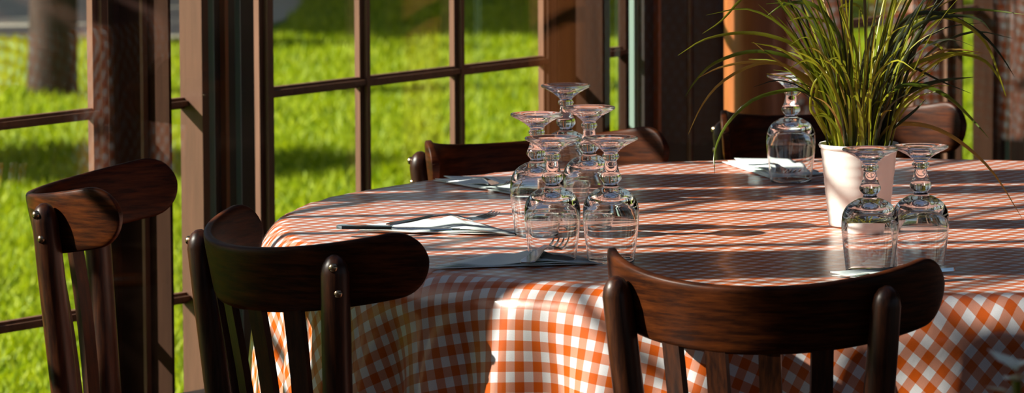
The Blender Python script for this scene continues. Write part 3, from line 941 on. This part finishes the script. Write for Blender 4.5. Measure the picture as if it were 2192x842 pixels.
# long arching blades read off the photograph, at the plant's own distance
ARCH = [
    ([(1800, 318), (1775, 180), (1725, 112), (1660, 80), (1590, 70), (1510, 84), (1451, 119)], .0022, 'plant_leaf'),
    ([(1815, 318), (1790, 120), (1730, -40), (1660, -60), (1590, -5), (1545, 44), (1504, 72)], .0018, 'plant_leaf'),
    ([(1795, 318), (1772, 200), (1730, 145), (1670, 116), (1600, 111), (1530, 135), (1490, 172), (1466, 208)], .0022, 'plant_leaf'),
    ([(1798, 318), (1765, 205), (1720, 160), (1660, 135), (1600, 133), (1540, 145), (1494, 167)], .0019, 'plant_leaf_dry'),
    ([(1800, 318), (1775, 220), (1735, 175), (1680, 140), (1620, 137), (1550, 172), (1505, 222), (1473, 288)], .0020, 'plant_leaf_dry'),
    ([(1790, 318), (1765, 230), (1725, 196), (1680, 194), (1610, 215), (1555, 268), (1530, 325), (1530, 372)], .0022, 'plant_leaf'),
    ([(1820, 318), (1815, 140), (1780, 50), (1740, 10), (1700, 5), (1670, 14), (1642, 34)], .0024, 'plant_leaf'),
    ([(1815, 318), (1808, 140), (1790, 60), (1750, 42), (1715, 38), (1689, 45)], .0018, 'plant_leaf'),
    ([(1800, 318), (1770, 240), (1745, 195), (1700, 155), (1650, 120), (1612, 90)], .0015, 'plant_leaf_dry'),
    ([(1800, 318), (1778, 250), (1745, 170), (1720, 110), (1698, 64)], .0018, 'plant_leaf'),
    ([(1808, 318), (1790, 230), (1765, 160), (1740, 90), (1716, 44)], .0018, 'plant_leaf'),
    ([(1812, 318), (1795, 220), (1772, 130), (1755, 62)], .0018, 'plant_leaf'),
    ([(1790, 318), (1760, 262), (1745, 215), (1765, 150), (1790, 126), (1815, 145), (1822, 220)], .0022, 'plant_leaf'),
    ([(1785, 318), (1755, 240), (1762, 160), (1785, 130), (1800, 150), (1806, 230)], .0020, 'plant_leaf'),
    ([(1780, 318), (1748, 255), (1735, 230), (1742, 180), (1770, 150)], .0016, 'plant_leaf'),
    ([(1868, 318), (1895, 150), (1930, 66), (1980, 38), (2040, 23), (2110, 21), (2192, 31)], .0026, 'plant_leaf'),
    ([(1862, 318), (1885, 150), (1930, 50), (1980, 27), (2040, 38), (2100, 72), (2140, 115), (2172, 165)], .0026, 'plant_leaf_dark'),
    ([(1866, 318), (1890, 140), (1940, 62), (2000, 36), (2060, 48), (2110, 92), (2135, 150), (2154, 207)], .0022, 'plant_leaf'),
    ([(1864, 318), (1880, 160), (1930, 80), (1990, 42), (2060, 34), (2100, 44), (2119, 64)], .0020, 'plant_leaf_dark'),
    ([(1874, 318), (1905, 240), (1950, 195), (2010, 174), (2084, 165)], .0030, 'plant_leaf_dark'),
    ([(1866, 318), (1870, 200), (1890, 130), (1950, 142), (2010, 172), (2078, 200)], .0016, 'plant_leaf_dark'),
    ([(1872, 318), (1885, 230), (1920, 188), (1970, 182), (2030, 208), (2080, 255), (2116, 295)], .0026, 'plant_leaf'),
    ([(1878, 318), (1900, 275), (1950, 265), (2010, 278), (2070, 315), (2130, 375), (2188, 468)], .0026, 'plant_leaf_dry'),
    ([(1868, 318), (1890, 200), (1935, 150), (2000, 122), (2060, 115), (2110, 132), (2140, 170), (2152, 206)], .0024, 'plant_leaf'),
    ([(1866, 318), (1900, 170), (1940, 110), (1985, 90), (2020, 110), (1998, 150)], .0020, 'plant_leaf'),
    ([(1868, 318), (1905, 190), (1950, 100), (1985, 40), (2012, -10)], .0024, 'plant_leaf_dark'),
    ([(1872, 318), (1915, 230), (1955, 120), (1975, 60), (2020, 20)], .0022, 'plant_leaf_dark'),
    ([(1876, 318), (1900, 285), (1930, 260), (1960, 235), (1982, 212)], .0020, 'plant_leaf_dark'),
    ([(1830, 318), (1836, 120), (1800, 30), (1810, 12), (1840, 14), (1852, 60), (1854, 110)], .0022, 'plant_leaf'),
    ([(1846, 318), (1850, 200), (1868, 130), (1890, 128), (1900, 160)], .0020, 'plant_leaf'),
]
rb = random.Random(21)
for pix, w, mt in ARCH:
    dy = rb.uniform(-.02, .012)
    n = len(pix)
    pts = []
    for i, (x, y) in enumerate(pix):
        f = i / (n - 1)
        q = at_y(x, y, PC.y + dy + rb.uniform(-.01, .01) * f - .03 * f * rb.random())
        pts.append(q)
    base = PC + Vector(((pts[0].x - PC.x) * .8, rb.uniform(-.025, .025), POT_H - .012))
    pts[0] = base
    blade(pts, w, mt, rb.uniform(-.5, .5), 20)
# dense upright tuft
for k in range(190):
    a = rb.uniform(0, 6.2832); rad = .040 * math.sqrt(rb.random())
    base = PC + Vector((math.cos(a) * rad, math.sin(a) * rad, POT_H - .012))
    lean = rb.uniform(.05, .75) * (.4 + rad / .04)
    az = a + rb.uniform(-.7, .7)
    L = rb.uniform(.12, .34) if rb.random() < .62 else rb.uniform(.08, .16)
    dirh = Vector((math.cos(az), math.sin(az), 0))
    pts = [base]
    ang = .10 + .18 * lean
    p = base.copy()
    curl = rb.uniform(.05, .26) * (1 + lean)
    for i in range(5):
        p = p + (dirh * math.sin(ang) + Vector((0, 0, math.cos(ang)))) * (L / 5)
        ang += curl * (.5 + i * .28)
        pts.append(p.copy())
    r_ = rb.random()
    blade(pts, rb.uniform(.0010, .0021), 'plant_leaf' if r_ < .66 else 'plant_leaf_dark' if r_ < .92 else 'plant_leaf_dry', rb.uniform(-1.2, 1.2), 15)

# ------------------------------------------------------------------ pale plant close to the camera, lower right
fp = at_y(2176, 795, 4.2)
fg = thing('foreground_plant', 'blurred pale green leafy plant close to the camera at the lower right', 'potted plant', Matrix.Translation((fp.x, fp.y, 0)))
put('planter', lathe('planter', [(.0005, .002), (.11, .002), (.12, .01), (.15, .30), (.155, .32), (.14, .32), (.13, .27), (.0005, .27)], 'terracotta', 40), fg)
put('stem', tube('stem', [(0, 0, .26), (.01, 0, .55), (0, 0, fp.z - .005)], [.008, .006, .004], 'plant_leaf', 8), fg)
rf = random.Random(5)
for k in range(9):
    a = k * 2.4; L = rf.uniform(.024, .034)
    zz = fp.z + rf.uniform(-.022, .012) - .0015 * k
    c = Vector((0, 0, zz))
    d = Vector((math.cos(a), math.sin(a), rf.uniform(.0, .5))).normalized(); s = d.cross(Vector((0, 0, 1))).normalized()
    nn = s.cross(d)
    vs_ = [c, c + d * L * .4 + s * L * .32 + nn * .002, c + d * L, c + d * L * .4 - s * L * .32 + nn * .002, c + d * L * .5 - nn * .001]
    put('leaf', mesh_from('leaf', vs_, [(0, 1, 4), (1, 2, 4), (2, 3, 4), (3, 0, 4)], 'pale_leaf', True), fg)
